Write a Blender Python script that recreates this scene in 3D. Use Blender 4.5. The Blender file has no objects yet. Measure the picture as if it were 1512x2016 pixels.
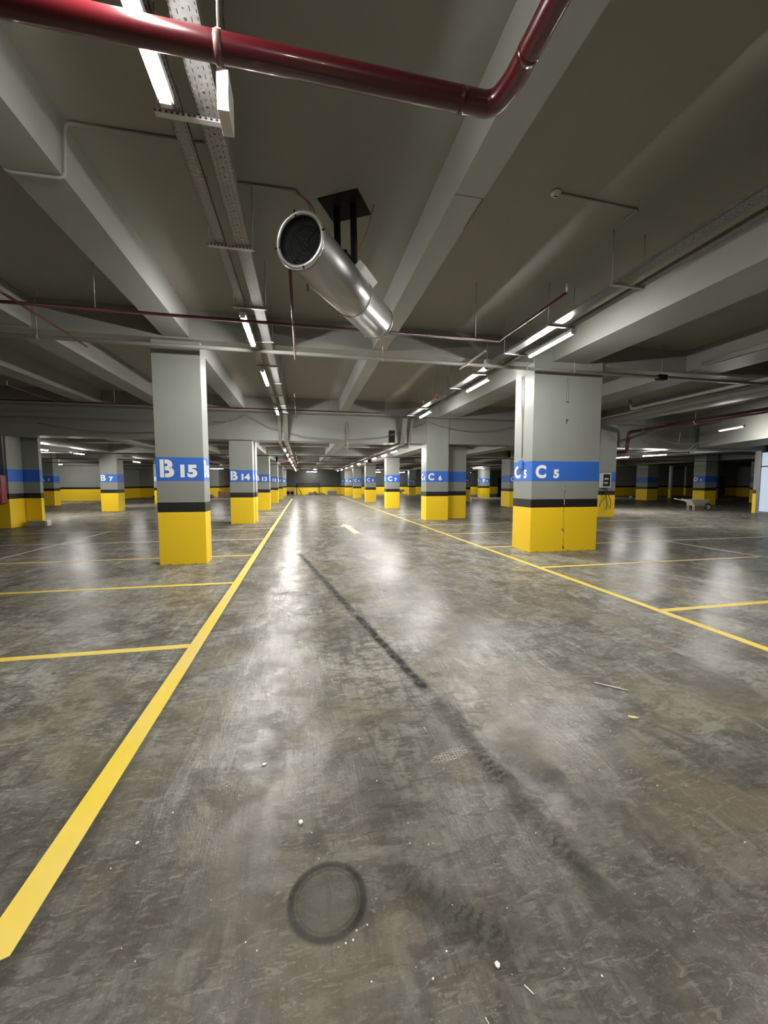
import bpy, bmesh, math, random
from mathutils import Vector, Matrix
random.seed(7)
S = bpy.context.scene
C = S.collection

# ------------------------------------------------------------------ camera, world, exposure
cam_d = bpy.data.cameras.new('camera')
cam = bpy.data.objects.new('camera', cam_d); C.objects.link(cam); S.camera = cam
cam_d.sensor_fit = 'VERTICAL'; cam_d.sensor_height = 36.0
cam_d.lens = 771.15 / 2016.0 * 36.0
cam_d.clip_start = 0.05; cam_d.clip_end = 300
RT = Vector((0.9791175, -0.2032949, -0.0002992))      # right
DN = Vector((-0.0153949, -0.0726777, -0.9972367))     # down
FW = Vector((0.2027114, 0.9764165, -0.0742898))       # forward
M = Matrix.Identity(4)
for i in range(3):
    M[i][0] = RT[i]; M[i][1] = -DN[i]; M[i][2] = -FW[i]
M.translation = Vector((0, 0, 1.55))
cam.matrix_world = M
W = bpy.data.worlds.new('world'); S.world = W; W.use_nodes = True
W.node_tree.nodes['Background'].inputs[0].default_value = (0.62, 0.72, 0.85, 1)
W.node_tree.nodes['Background'].inputs[1].default_value = 0.02
S.view_settings.view_transform = 'Standard'; S.view_settings.look = 'None'
S.view_settings.gamma = 1.0; S.view_settings.exposure = 1.6
S.view_settings.use_curve_mapping = False
LAMP = 155.0       # radiance of the LED battens

# ------------------------------------------------------------------ materials
def mat(name):
    m = bpy.data.materials.new(name); m.use_nodes = True
    nt = m.node_tree; b = nt.nodes['Principled BSDF']
    return m, nt, b
def N(nt, t, **k):
    n = nt.nodes.new(t)
    for a, v in k.items(): setattr(n, a, v)
    return n
def setin(nt, n, i, v):
    if hasattr(v, 'bl_idname') or isinstance(v, bpy.types.NodeSocket): nt.links.new(v, n.inputs[i])
    else: n.inputs[i].default_value = v
def mth(nt, op, a, b=0.0, c=0.0, clamp=False):
    n = N(nt, 'ShaderNodeMath', operation=op, use_clamp=clamp)
    for i, v in enumerate((a, b, c)): setin(nt, n, i, v)
    return n.outputs[0]
def mixc(nt, f, a, b, blend='MIX'):
    n = N(nt, 'ShaderNodeMix', data_type='RGBA', blend_type=blend)
    setin(nt, n, 0, f); setin(nt, n, 6, a); setin(nt, n, 7, b)
    return n.outputs[2]
def noise(nt, vec, scale, detail=4, rough=0.55, dist=0.0):
    n = N(nt, 'ShaderNodeTexNoise'); nt.links.new(vec, n.inputs['Vector'])
    n.inputs['Scale'].default_value = scale; n.inputs['Detail'].default_value = detail
    n.inputs['Roughness'].default_value = rough; n.inputs['Distortion'].default_value = dist
    return n.outputs['Fac']
def ramp(nt, f, lo, hi, a=0.0, b=1.0):
    n = N(nt, 'ShaderNodeMapRange', interpolation_type='SMOOTHSTEP')
    for i, v in enumerate((f, lo, hi, a, b)): setin(nt, n, i, v)
    return n.outputs[0]
def mapping(nt, vec, rot=(0, 0, 0), scale=(1, 1, 1), loc=(0, 0, 0)):
    n = N(nt, 'ShaderNodeMapping'); nt.links.new(vec, n.inputs[0])
    n.inputs['Location'].default_value = loc; n.inputs['Rotation'].default_value = rot
    n.inputs['Scale'].default_value = scale
    return n.outputs[0]
def simple(name, col, rough=0.5, metal=0.0, var=0.12, sc=6.0, bump=0.0, coat=0.0):
    m, nt, b = mat(name)
    p = N(nt, 'ShaderNodeTexCoord').outputs['Object']
    f = noise(nt, p, sc)
    c = (*col, 1); d = tuple(x * (1 - var) for x in col) + (1,); e = tuple(min(1, x * (1 + var)) for x in col) + (1,)
    nt.links.new(mixc(nt, f, d, e), b.inputs['Base Color'])
    b.inputs['Roughness'].default_value = rough; b.inputs['Metallic'].default_value = metal
    b.inputs['Coat Weight'].default_value = coat
    if bump:
        bn = N(nt, 'ShaderNodeBump'); bn.inputs['Strength'].default_value = bump; bn.inputs['Distance'].default_value = 0.01
        nt.links.new(noise(nt, p, sc * 6), bn.inputs['Height']); nt.links.new(bn.outputs[0], b.inputs['Normal'])
    return m
YEL = (0.93, 0.64, 0.014, 1); BLU = (0.035, 0.135, 0.52, 1); BLK = (0.010, 0.010, 0.009, 1)

def banded(name, grey, blue=True):
    m, nt, b = mat(name)
    p = N(nt, 'ShaderNodeTexCoord').outputs['Object']
    sx = N(nt, 'ShaderNodeSeparateXYZ'); nt.links.new(p, sx.inputs[0]); z = sx.outputs[2]
    n1 = noise(nt, p, 1.3, 5); n2 = noise(nt, p, 14, 5, 0.7)
    zz = mth(nt, 'ADD', z, mth(nt, 'MULTIPLY', mth(nt, 'SUBTRACT', n2, 0.5), 0.012))
    g1 = mixc(nt, n1, tuple(x * 0.88 for x in grey) + (1,), tuple(x * 1.08 for x in grey) + (1,))
    y1 = mixc(nt, n1, (0.88, 0.58, 0.012, 1), YEL)
    y1 = mixc(nt, ramp(nt, n2, 0.62, 0.8, 0, 0.35), y1, (0.45, 0.28, 0.03, 1))
    # scuffed foot of the yellow paint
    foot = mth(nt, 'MULTIPLY', ramp(nt, z, 0.0, 0.035, 1, 0), ramp(nt, noise(nt, p, 9, 4), 0.52, 0.62))
    y1 = mixc(nt, foot, y1, (0.13, 0.11, 0.08, 1))
    c = mixc(nt, mth(nt, 'GREATER_THAN', zz, 1.0), y1, BLK)
    c = mixc(nt, mth(nt, 'GREATER_THAN', zz, 1.185), c, g1)
    if blue:
        band = mth(nt, 'MULTIPLY', mth(nt, 'GREATER_THAN', zz, 1.585), mth(nt, 'LESS_THAN', zz, 2.025))
        c = mixc(nt, band, c, BLU)
    nt.links.new(c, b.inputs['Base Color'])
    b.inputs['Roughness'].default_value = 0.5
    bn = N(nt, 'ShaderNodeBump'); bn.inputs['Strength'].default_value = 0.25; bn.inputs['Distance'].default_value = 0.01
    nt.links.new(noise(nt, p, 5, 8, 0.6), bn.inputs['Height']); nt.links.new(bn.outputs[0], b.inputs['Normal'])
    return m
M_col = banded('column_paint', (0.250, 0.258, 0.236))
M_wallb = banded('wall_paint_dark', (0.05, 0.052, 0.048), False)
M_wall = banded('wall_paint', (0.25, 0.255, 0.24), False)
M_ceil = simple('ceiling_paint', (0.235, 0.227, 0.195), 0.62, 0, 0.07, 0.8, 0.08)
M_beam = simple('beam_paint', (0.235, 0.235, 0.216), 0.5, 0, 0.09, 1.2, 0.15)
M_yline = None
M_white = simple('lettering_white', (0.80, 0.80, 0.78), 0.5, 0, 0.05, 20)
M_zinc = simple('galvanised_plain', (0.36, 0.36, 0.35), 0.38, 0.75, 0.15, 9)
M_rod = simple('rod_steel', (0.42, 0.41, 0.38), 0.4, 0.6, 0.15, 9)
M_condt = simple('conduit_grey', (0.28, 0.275, 0.255), 0.45, 0, 0.08, 5)
M_condd = simple('conduit_painted_ceiling_colour', (0.28, 0.275, 0.255), 0.5, 0, 0.08, 5)
M_red = simple('red_pipe_paint', (0.060, 0.0035, 0.006), 0.28, 0, 0.12, 3, 0.02, 0.5)
M_redd = simple('red_thin_pipe_paint', (0.05, 0.005, 0.006), 0.35, 0, 0.15, 3)
M_black = simple('black_steel', (0.006, 0.006, 0.006), 0.7, 0.0, 0.3, 10); M_black.node_tree.nodes['Principled BSDF'].inputs['Specular IOR Level'].default_value = 0.15
M_dark = simple('dark_silencer', (0.003, 0.003, 0.004), 0.75, 0, 0.3, 20)
M_alu = simple('fan_aluminium', (0.36, 0.36, 0.345), 0.36, 0.9, 0.06, 4, 0.02)
M_ring = simple('fan_ring_aluminium', (0.50, 0.50, 0.49), 0.3, 0.85, 0.05, 6)
M_box = simple('box_white_plastic', (0.55, 0.545, 0.535), 0.4, 0, 0.05, 6)
M_lbl = simple('label_white', (0.85, 0.84, 0.86), 0.5, 0, 0.03, 6)
M_cop = simple('copper_cable_sheath', (0.36, 0.12, 0.06), 0.5, 0, 0.1, 10)
M_cab = simple('cable_grey', (0.16, 0.16, 0.155), 0.6, 0, 0.2, 8)
M_cabb = simple('cable_black', (0.03, 0.03, 0.032), 0.6, 0, 0.2, 8)
M_glassd = simple('dark_window_plastic', (0.03, 0.035, 0.035), 0.15, 0, 0.2, 20)
M_hose = simple('hose_cabinet_red', (0.20, 0.006, 0.006), 0.35, 0, 0.1, 5)
M_crumb = simple('crumb_plaster', (0.80, 0.78, 0.70), 0.8, 0, 0.1, 60)
M_straw = simple('dry_leaf_yellow', (0.55, 0.50, 0.22), 0.8, 0, 0.3, 90)
M_wood = simple('splinter_wood', (0.52, 0.48, 0.40), 0.8, 0, 0.2, 60)
M_brown = simple('cardboard', (0.17, 0.11, 0.07), 0.8, 0, 0.2, 5)
M_rub = simple('rubble', (0.13, 0.115, 0.10), 0.9, 0, 0.6, 3, 0.5)
M_kerb = simple('kerb_grey', (0.22, 0.215, 0.21), 0.8, 0, 0.15, 8)
M_kerbl = simple('kerb_block_concrete', (0.30, 0.29, 0.28), 0.8, 0, 0.15, 8)
M_frame = simple('window_frame_metal', (0.22, 0.20, 0.20), 0.4, 0.3, 0.1, 4)
M_door = simple('door_dark', (0.012, 0.02, 0.022), 0.4, 0, 0.3, 3)
M_wb = simple('wheelbarrow_cement_stained', (0.55, 0.53, 0.46), 0.75, 0, 0.4, 14)
M_rubr = simple('rubber', (0.03, 0.03, 0.03), 0.8, 0, 0.2, 14)
M_crack = simple('crack_brown', (0.10, 0.055, 0.02), 0.9, 0, 0.5, 25)
M_patch = simple('crack_filler', (0.62, 0.60, 0.52), 0.9, 0, 0.3, 25)
M_blup = simple('blue_painted_plastic', (0.04, 0.14, 0.47), 0.5, 0, 0.1, 10)

def emis(name, col, st):
    m, nt, b = mat(name)
    b.inputs['Base Color'].default_value = (0.25, 0.25, 0.25, 1) if st < 1 else (0.8, 0.8, 0.8, 1)
    b.inputs['Emission Color'].default_value = (*col, 1); b.inputs['Emission Strength'].default_value = st
    return m
M_led = emis('led_diffuser', (1.0, 0.985, 0.94), LAMP)
M_pane = emis('daylit_frosted_glass', (0.62, 0.80, 1.0), 0.19)
M_exit = emis('emergency_light_lens', (1.0, 0.98, 0.98), 0.22)

def tray_mat(name, width):
    m, nt, b = mat(name)
    p = N(nt, 'ShaderNodeTexCoord').outputs['Object']
    sx = N(nt, 'ShaderNodeSeparateXYZ'); nt.links.new(p, sx.inputs[0]); x, y = sx.outputs[0], sx.outputs[1]
    def slots(per, offy, cx, ly, lx):
        fy = mth(nt, 'ABSOLUTE', mth(nt, 'SUBTRACT', mth(nt, 'FRACT', mth(nt, 'ADD', mth(nt, 'DIVIDE', y, per), offy)), 0.5))
        a = mth(nt, 'LESS_THAN', fy, ly / per / 2)
        bb = mth(nt, 'LESS_THAN', mth(nt, 'ABSOLUTE', mth(nt, 'SUBTRACT', x, cx)), lx / 2)
        return mth(nt, 'MULTIPLY', a, bb)
    h = None
    w = width
    cols = [(-0.44, 0.035, 0.0), (-0.22, 0.05, 0.5), (0.22, 0.05, 0.0), (0.44, 0.035, 0.5)] if w > 0.12 else [(-0.36, 0.035, 0.0), (0.36, 0.035, 0.5)]
    for cx, per, off in cols:
        s = slots(per, off, cx * w, per * 0.52, 0.0055)
        h = s if h is None else mth(nt, 'MAXIMUM', h, s)
    if w > 0.12:
        v = mth(nt, 'MAXIMUM', slots(0.10, 0.2, 0.0, 0.016, 0.016), slots(0.10, 0.7, 0.0, 0.008, 0.008))
        h = mth(nt, 'MAXIMUM', h, v)
    n1 = noise(nt, p, 35, 3)
    c = mixc(nt, n1, (0.13, 0.13, 0.13, 1), (0.26, 0.26, 0.26, 1))
    n2 = ramp(nt, noise(nt, p, 2.2, 3), 0.45, 0.62)
    c = mixc(nt, mth(nt, 'MULTIPLY', n2, ramp(nt, noise(nt, p, 30, 3), 0.56, 0.6)), c, (0.33, 0.27, 0.18, 1))
    c = mixc(nt, h, c, (0.01, 0.01, 0.01, 1))
    nt.links.new(c, b.inputs['Base Color'])
    nt.links.new(mth(nt, 'SUBTRACT', 0.55, mth(nt, 'MULTIPLY', h, 0.55)), b.inputs['Metallic'])
    b.inputs['Roughness'].default_value = 0.42
    return m
M_trayw = tray_mat('perforated_tray_wide', 0.15)
M_trayn = tray_mat('perforated_tray_narrow', 0.10)

def bar_mat():
    m, nt, b = mat('perforated_hanger_bar')
    p = N(nt, 'ShaderNodeTexCoord').outputs['Object']
    sx = N(nt, 'ShaderNodeSeparateXYZ'); nt.links.new(p, sx.inputs[0])
    f = mth(nt, 'ABSOLUTE', mth(nt, 'SUBTRACT', mth(nt, 'FRACT', mth(nt, 'DIVIDE', sx.outputs[0], 0.035)), 0.5))
    g = mth(nt, 'MULTIPLY', mth(nt, 'LESS_THAN', f, 0.22), mth(nt, 'LESS_THAN', mth(nt, 'ABSOLUTE', sx.outputs[2]), 0.007))
    nt.links.new(mixc(nt, g, (0.42, 0.42, 0.41, 1), (0.02, 0.02, 0.02, 1)), b.inputs['Base Color'])
    b.inputs['Metallic'].default_value = 0.4; b.inputs['Roughness'].default_value = 0.42
    return m
M_bar = bar_mat()

def line_mat(name, col, fade):
    m, nt, b = mat(name)
    p = N(nt, 'ShaderNodeNewGeometry').outputs['Position']
    n1 = noise(nt, p, 3, 6, 0.65); n2 = noise(nt, p, 0.7, 4)
    sx = N(nt, 'ShaderNodeSeparateXYZ'); nt.links.new(p, sx.inputs[0])
    c = mixc(nt, ramp(nt, n1, 0.35, 0.75, 0, 0.35), (*col, 1), tuple(x * 0.72 for x in col) + (1,))
    # dusty with distance: worn, pale paint away from the freshly painted near lines
    c = mixc(nt, mth(nt, 'MULTIPLY', ramp(nt, n2, 0.35, 0.6), fade), c, (0.60, 0.56, 0.40, 1))
    nt.links.new(c, b.inputs['Base Color']); b.inputs['Roughness'].default_value = 0.45
    return m
M_yline = line_mat('yellow_line_paint', (0.78, 0.56, 0.035), 0.25)
M_pline = line_mat('pale_line_paint', (0.62, 0.56, 0.30), 0.8)
M_wline = line_mat('chalky_line_paint', (0.42, 0.40, 0.35), 0.5)
M_arrow = line_mat('cream_arrow_paint', (0.78, 0.66, 0.36), 0.9)

def floor_mat():
    m, nt, b = mat('polished_concrete_floor')
    p = N(nt, 'ShaderNodeNewGeometry').outputs['Position']
    sx = N(nt, 'ShaderNodeSeparateXYZ'); nt.links.new(p, sx.inputs[0]); x, y = sx.outputs[0], sx.outputs[1]
    big = noise(nt, p, 0.35, 4, 0.5, 0.4)
    med = noise(nt, p, 1.6, 8, 0.68, 0.8)
    fine = noise(nt, p, 22, 8, 0.72)
    str1 = noise(nt, mapping(nt, p, (0, 0, math.radians(-35)), (9, 1.6, 1)), 1.0, 7, 0.7, 0.6)
    str2 = noise(nt, mapping(nt, p, (0, 0, math.radians(75)), (14, 2.0, 1)), 1.0, 6, 0.7, 0.5)
    base = mixc(nt, ramp(nt, big, 0.35, 0.65), (0.22, 0.212, 0.185, 1), (0.32, 0.31, 0.275, 1))
    base = mixc(nt, ramp(nt, med, 0.42, 0.60, 0, 0.8), base, (0.115, 0.108, 0.092, 1))
    base = mixc(nt, ramp(nt, str1, 0.50, 0.68, 0, 0.7), base, (0.40, 0.385, 0.33, 1))
    base = mixc(nt, ramp(nt, str2, 0.50, 0.68, 0, 0.6), base, (0.07, 0.067, 0.06, 1))
    base = mixc(nt, ramp(nt, noise(nt, p, 2.6, 8, 0.75, 1.5), 0.55, 0.68, 0, 0.7), base, (0.30, 0.285, 0.225, 1))
    base = mixc(nt, ramp(nt, noise(nt, p, 45, 3, 0.5), 0.62, 0.72, 0, 0.45), base, (0.36, 0.35, 0.30, 1))
    base = mixc(nt, ramp(nt, fine, 0.50, 0.72, 0, 0.6), base, (0.05, 0.047, 0.04, 1))
    base = mixc(nt, ramp(nt, noise(nt, mapping(nt, p, (0, 0, 0.5), (1.0, 2.2, 1)), 5.0, 10, 0.72, 0.8), 0.49, 0.56, 0, 0.6), base, (0.085, 0.079, 0.064, 1))
    base = mixc(nt, ramp(nt, noise(nt, mapping(nt, p, (0, 0, -0.6), (1.0, 3.5, 1)), 11.0, 10, 0.75, 1.2), 0.54, 0.60, 0, 0.6), base, (0.42, 0.40, 0.33, 1))
    near = ramp(nt, mth(nt, 'ADD', y, mth(nt, 'MULTIPLY', mth(nt, 'SUBTRACT', noise(nt, p, 0.9, 4), 0.5), 2.0)), 1.3, 3.6, 0.85, 0.0)  # near floor darkened in colour: brown grime plus the dim foreground light
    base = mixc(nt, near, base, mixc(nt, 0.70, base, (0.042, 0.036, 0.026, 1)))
    grit = noise(nt, p, 95, 4, 0.6)
    base = mixc(nt, mth(nt, 'MULTIPLY', ramp(nt, grit, 0.60, 0.70), ramp(nt, noise(nt, p, 3.3, 4), 0.42, 0.6, 0.1, 0.6)), base, (0.33, 0.31, 0.24, 1))
    olive = mth(nt, 'MULTIPLY', ramp(nt, noise(nt, p, 1.1, 4, 0.6, 0.6), 0.46, 0.62), 0.45)
    base = mixc(nt, olive, base, (0.17, 0.145, 0.085, 1))
    duk = mth(nt, 'MULTIPLY', ramp(nt, noise(nt, mapping(nt, p, (0, 0, 0), (1, 1, 1), (7.3, 2.1, 0)), 1.7, 5, 0.65, 0.8), 0.50, 0.62), 0.5)
    base = mixc(nt, duk, base, (0.06, 0.054, 0.044, 1))
    wob = mth(nt, 'MULTIPLY', mth(nt, 'SUBTRACT', noise(nt, p, 3.0, 5, 0.7), 0.5), 0.10)
    wob2 = noise(nt, p, 9.0, 6, 0.7); wob3 = ramp(nt, noise(nt, p, 4.0, 4), 0.4, 0.6)
    dirt = None
    def seg(x0, y0, x1, y1, w, soft=0.03, ribs=True):
        dx, dy = x1 - x0, y1 - y0; L = math.hypot(dx, dy)
        u = mth(nt, 'ADD', mth(nt, 'MULTIPLY', mth(nt, 'SUBTRACT', x, x0), dx / L), mth(nt, 'MULTIPLY', mth(nt, 'SUBTRACT', y, y0), dy / L))
        v = mth(nt, 'ADD', mth(nt, 'MULTIPLY', mth(nt, 'SUBTRACT', x, x0), -dy / L), mth(nt, 'MULTIPLY', mth(nt, 'SUBTRACT', y, y0), dx / L))
        v = mth(nt, 'ABSOLUTE', mth(nt, 'ADD', v, mth(nt, 'MULTIPLY', wob, 0.35)))
        a = ramp(nt, v, w / 2 - soft, w / 2 + soft, 1, 0)
        e = mth(nt, 'MULTIPLY', ramp(nt, u, -0.05, 0.15), ramp(nt, u, L - 0.15, L + 0.05, 1, 0))
        rib = mth(nt, 'ADD', 0.72, mth(nt, 'MULTIPLY', mth(nt, 'SINE', mth(nt, 'ADD', mth(nt, 'MULTIPLY', u, 150.0), mth(nt, 'MULTIPLY', wob2, 26.0))), mth(nt, 'MULTIPLY', wob3, 0.34)))
        return mth(nt, 'MULTIPLY', mth(nt, 'MULTIPLY', a, e), rib if ribs else 1.0)
    def add(d, s, k):
        s = mth(nt, 'MULTIPLY', s, k)
        return s if d is None else mth(nt, 'MAXIMUM', d, s)
    dirt = add(dirt, seg(-0.08, 8.7, 0.58, 4.5, 0.10, 0.03, False), 0.95)
    dirt = add(dirt, seg(0.58, 4.55, 0.90, 2.6, 0.09, 0.025, False), 1.0)
    dirt = add(dirt, seg(0.89, 2.7, 1.10, 1.05, 0.12, 0.05), 0.9)
    dirt = add(dirt, seg(1.10, 1.2, 1.02, 0.60, 0.13, 0.06), 0.45)
    dirt = add(dirt, seg(-1.60, 3.45, -1.05, 2.65, 0.12, 0.06), 0.55)
    dirt = add(dirt, seg(0.28, 1.46, 0.72, 1.03, 0.15, 0.06), 0.85)
    dirt = add(dirt, seg(1.00, 2.1, 1.62, 1.25, 0.16, 0.08), 0.6)
    dirt = mth(nt, 'MULTIPLY', dirt, ramp(nt, noise(nt, p, 12, 6, 0.75), 0.30, 0.58, 0.45, 1.0))
    base = mixc(nt, dirt, base, (0.028, 0.027, 0.024, 1))
    # round imprint left by a bucket
    dx = mth(nt, 'SUBTRACT', x, 0.068); dy = mth(nt, 'SUBTRACT', y, 1.365)
    r = mth(nt, 'SQRT', mth(nt, 'ADD', mth(nt, 'MULTIPLY', dx, dx), mth(nt, 'MULTIPLY', dy, dy)))
    r = mth(nt, 'ADD', r, mth(nt, 'MULTIPLY', wob, 0.12))
    ring = ramp(nt, mth(nt, 'ABSOLUTE', mth(nt, 'SUBTRACT', r, 0.134)), 0.004, 0.022, 1, 0)
    ring2 = ramp(nt, mth(nt, 'ABSOLUTE', mth(nt, 'SUBTRACT', r, 0.112)), 0.001, 0.006, 1, 0)
    disc = ramp(nt, r, 0.12, 0.14, 1, 0)
    base = mixc(nt, mth(nt, 'MULTIPLY', disc, 0.45), base, (0.04, 0.04, 0.036, 1))
    base = mixc(nt, mth(nt, 'MULTIPLY', ring, mth(nt, 'ADD', 0.35, mth(nt, 'MULTIPLY', med, 0.8))), base, (0.010, 0.010, 0.009, 1))
    base = mixc(nt, mth(nt, 'MULTIPLY', ring2, 0.5), base, (0.03, 0.03, 0.028, 1))
    # pale shoe print with a dotted sole
    ex = mth(nt, 'ADD', mth(nt, 'MULTIPLY', mth(nt, 'SUBTRACT', x, 0.80), 0.97), mth(nt, 'MULTIPLY', mth(nt, 'SUBTRACT', y, 2.005), 0.24))
    ey = mth(nt, 'ADD', mth(nt, 'MULTIPLY', mth(nt, 'SUBTRACT', y, 2.005), 0.97), mth(nt, 'MULTIPLY', mth(nt, 'SUBTRACT', x, 0.80), -0.24))
    er = mth(nt, 'ADD', mth(nt, 'POWER', mth(nt, 'ABSOLUTE', mth(nt, 'DIVIDE', ex, 0.125)), 2.0), mth(nt, 'POWER', mth(nt, 'ABSOLUTE', mth(nt, 'DIVIDE', ey, 0.042)), 2.0))
    vo = N(nt, 'ShaderNodeTexVoronoi'); nt.links.new(p, vo.inputs['Vector']); vo.inputs['Scale'].default_value = 55; vo.inputs['Randomness'].default_value = 0.25
    sole = mth(nt, 'MULTIPLY', ramp(nt, er, 0.85, 1.05, 1, 0), ramp(nt, vo.outputs['Distance'], 0.35, 0.5))
    base = mixc(nt, mth(nt, 'MULTIPLY', sole, 0.55), base, (0.34, 0.325, 0.27, 1))
    # worn dark rim either side of the painted left aisle line
    for cx, wd, y1, k in ((-1.02, 0.085, 60, 0.45),):
        v = mth(nt, 'ABSOLUTE', mth(nt, 'ADD', mth(nt, 'SUBTRACT', x, cx), mth(nt, 'MULTIPLY', wob, 0.6)))
        base = mixc(nt, mth(nt, 'MULTIPLY', ramp(nt, v, wd - 0.02, wd + 0.03, 1, 0), k), base, (0.04, 0.038, 0.034, 1))
    # old plaster dust track on the right
    tr = mth(nt, 'SUBTRACT', y, mth(nt, 'ADD', 9.9, mth(nt, 'MULTIPLY', mth(nt, 'SUBTRACT', x, 4.1), -2.3)))
    tr = mth(nt, 'ABSOLUTE', mth(nt, 'ADD', tr, mth(nt, 'MULTIPLY', wob, 6.0)))
    tr = mth(nt, 'MULTIPLY', ramp(nt, tr, 0.06, 0.35, 1, 0), mth(nt, 'MULTIPLY', ramp(nt, x, 4.5, 4.8), ramp(nt, med, 0.35, 0.6, 0.2, 0.55)))
    base = mixc(nt, tr, base, (0.36, 0.34, 0.29, 1))
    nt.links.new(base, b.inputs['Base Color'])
    rg = mth(nt, 'ADD', 0.08, mth(nt, 'MULTIPLY', ramp(nt, med, 0.3, 0.7), 0.10))
    rg = mth(nt, 'ADD', rg, mth(nt, 'MULTIPLY', fine, 0.10))
    rg = mth(nt, 'ADD', rg, mth(nt, 'MULTIPLY', dirt, 0.3))
    nt.links.new(rg, b.inputs['Roughness'])
    b.inputs['Specular IOR Level'].default_value = 0.0
    gl = N(nt, 'ShaderNodeBsdfGlossy'); nt.links.new(rg, gl.inputs['Roughness']); gl.inputs['Color'].default_value = (1, 1, 1, 1)
    fr = N(nt, 'ShaderNodeFresnel'); fr.inputs['IOR'].default_value = 1.42
    fac = mth(nt, 'MINIMUM', fr.outputs[0], 0.17)
    fac = mth(nt, 'MULTIPLY', fac, mth(nt, 'ADD', 0.35, mth(nt, 'MULTIPLY', ramp(nt, noise(nt, p, 3.5, 8, 0.7, 1.0), 0.40, 0.60), 0.8)))
    fac = mth(nt, 'MULTIPLY', fac, mth(nt, 'SUBTRACT', 1.0, mth(nt, 'MULTIPLY', dirt, 0.75)))
    mx = N(nt, 'ShaderNodeMixShader'); nt.links.new(fac, mx.inputs[0])
    nt.links.new(b.outputs[0], mx.inputs[1]); nt.links.new(gl.outputs[0], mx.inputs[2])
    nt.links.new(mx.outputs[0], nt.nodes['Material Output'].inputs['Surface'])
    hn = mth(nt, 'ADD', mth(nt, 'MULTIPLY', str1, 0.5), mth(nt, 'ADD', mth(nt, 'MULTIPLY', fine, 0.35), mth(nt, 'MULTIPLY', med, 0.6)))
    bn = N(nt, 'ShaderNodeBump'); bn.inputs['Strength'].default_value = 0.5; bn.inputs['Distance'].default_value = 0.012
    nt.links.new(hn, bn.inputs['Height']); nt.links.new(bn.outputs[0], b.inputs['Normal']); nt.links.new(bn.outputs[0], gl.inputs['Normal'])
    return m
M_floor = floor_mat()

# ------------------------------------------------------------------ mesh helpers
def box(bm, x0, x1, y0, y1, z0, z1, bev=0.0):
    vs = [bm.verts.new((x, y, z)) for x in (x0, x1) for y in (y0, y1) for z in (z0, z1)]
    fs = [(0, 1, 3, 2), (4, 6, 7, 5), (0, 4, 5, 1), (2, 3, 7, 6), (0, 2, 6, 4), (1, 5, 7, 3)]
    F = [bm.faces.new([vs[i] for i in f]) for f in fs]
    if bev:
        es = list({e for f in F for e in f.edges})
        bmesh.ops.bevel(bm, geom=es, offset=bev, segments=2, affect='EDGES', profile=0.6)
def tube(bm, pts, r, n=10, cap=True, r1=None):
    pts = [Vector(p) for p in pts]; rings = []
    up = None
    for i, p in enumerate(pts):
        if i == 0: t = pts[1] - p
        elif i == len(pts) - 1: t = p - pts[i - 1]
        else: t = (pts[i + 1] - p).normalized() + (p - pts[i - 1]).normalized()
        t.normalize()
        if up is None:
            up = Vector((0, 0, 1)) if abs(t.z) < 0.9 else Vector((1, 0, 0))
        a = t.cross(up); 
        if a.length < 1e-4: a = t.cross(Vector((0.3, 1, 0.2)))
        a.normalize(); bb = a.cross(t).normalized(); up = bb
        rr = r if r1 is None else r + (r1 - r) * i / (len(pts) - 1)
        rings.append([bm.verts.new(p + (a * math.cos(2 * math.pi * k / n) + bb * math.sin(2 * math.pi * k / n)) * rr) for k in range(n)])
    for i in range(len(rings) - 1):
        for k in range(n):
            f = bm.faces.new([rings[i][k], rings[i][(k + 1) % n], rings[i + 1][(k + 1) % n], rings[i + 1][k]]); f.smooth = True
    if cap:
        bm.faces.new(rings[0][::-1]); bm.faces.new(rings[-1])
def bend(pts, rad, n=6):
    """round the corners of a polyline"""
    P = [Vector(p) for p in pts]; out = [P[0]]
    for i in range(1, len(P) - 1):
        a, b, c = P[i - 1], P[i], P[i + 1]
        d1 = (a - b).normalized(); d2 = (c - b).normalized()
        rr = min(rad, (a - b).length * 0.49, (c - b).length * 0.49)
        p1, p2 = b + d1 * rr, b + d2 * rr
        for k in range(n + 1):
            t = k / n
            out.append(p1 * (1 - t) ** 2 + b * 2 * t * (1 - t) + p2 * t * t)
    out.append(P[-1]); return out
def sag(a, b, drop, n=14):
    a, b = Vector(a), Vector(b)
    return [a.lerp(b, i / n) - Vector((0, 0, drop * 4 * (i / n) * (1 - i / n))) for i in range(n + 1)]
def lathe(bm, prof, n=48, axis='Y', closed=False):
    """prof: list of (along, radius)"""
    rings = []
    for u, r in prof:
        ring = []
        for k in range(n):
            a = 2 * math.pi * k / n
            c, s = math.cos(a) * r, math.sin(a) * r
            ring.append(bm.verts.new((c, u, s) if axis == 'Y' else (c, s, u)))
        rings.append(ring)
    for i in range(len(rings) - 1):
        for k in range(n):
            f = bm.faces.new([rings[i][k], rings[i + 1][k], rings[i + 1][(k + 1) % n], rings[i][(k + 1) % n]]); f.smooth = True
    if closed:
        for k in range(n):
            f = bm.faces.new([rings[-1][k], rings[0][k], rings[0][(k + 1) % n], rings[-1][(k + 1) % n]]); f.smooth = True
def obj(name, bm, m, parent=None, loc=None, rotz=0.0, label=None):
    bmesh.ops.recalc_face_normals(bm, faces=bm.faces)
    me = bpy.data.meshes.new(name); bm.to_mesh(me); bm.free(); me.materials.append(m)
    o = bpy.data.objects.new(name, me); C.objects.link(o)
    if parent is not None: o.parent = parent
    if loc is not None: o.location = loc
    o.rotation_euler.z = rotz
    if label: o['label'] = label
    return o
def B(): return bmesh.new()
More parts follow.
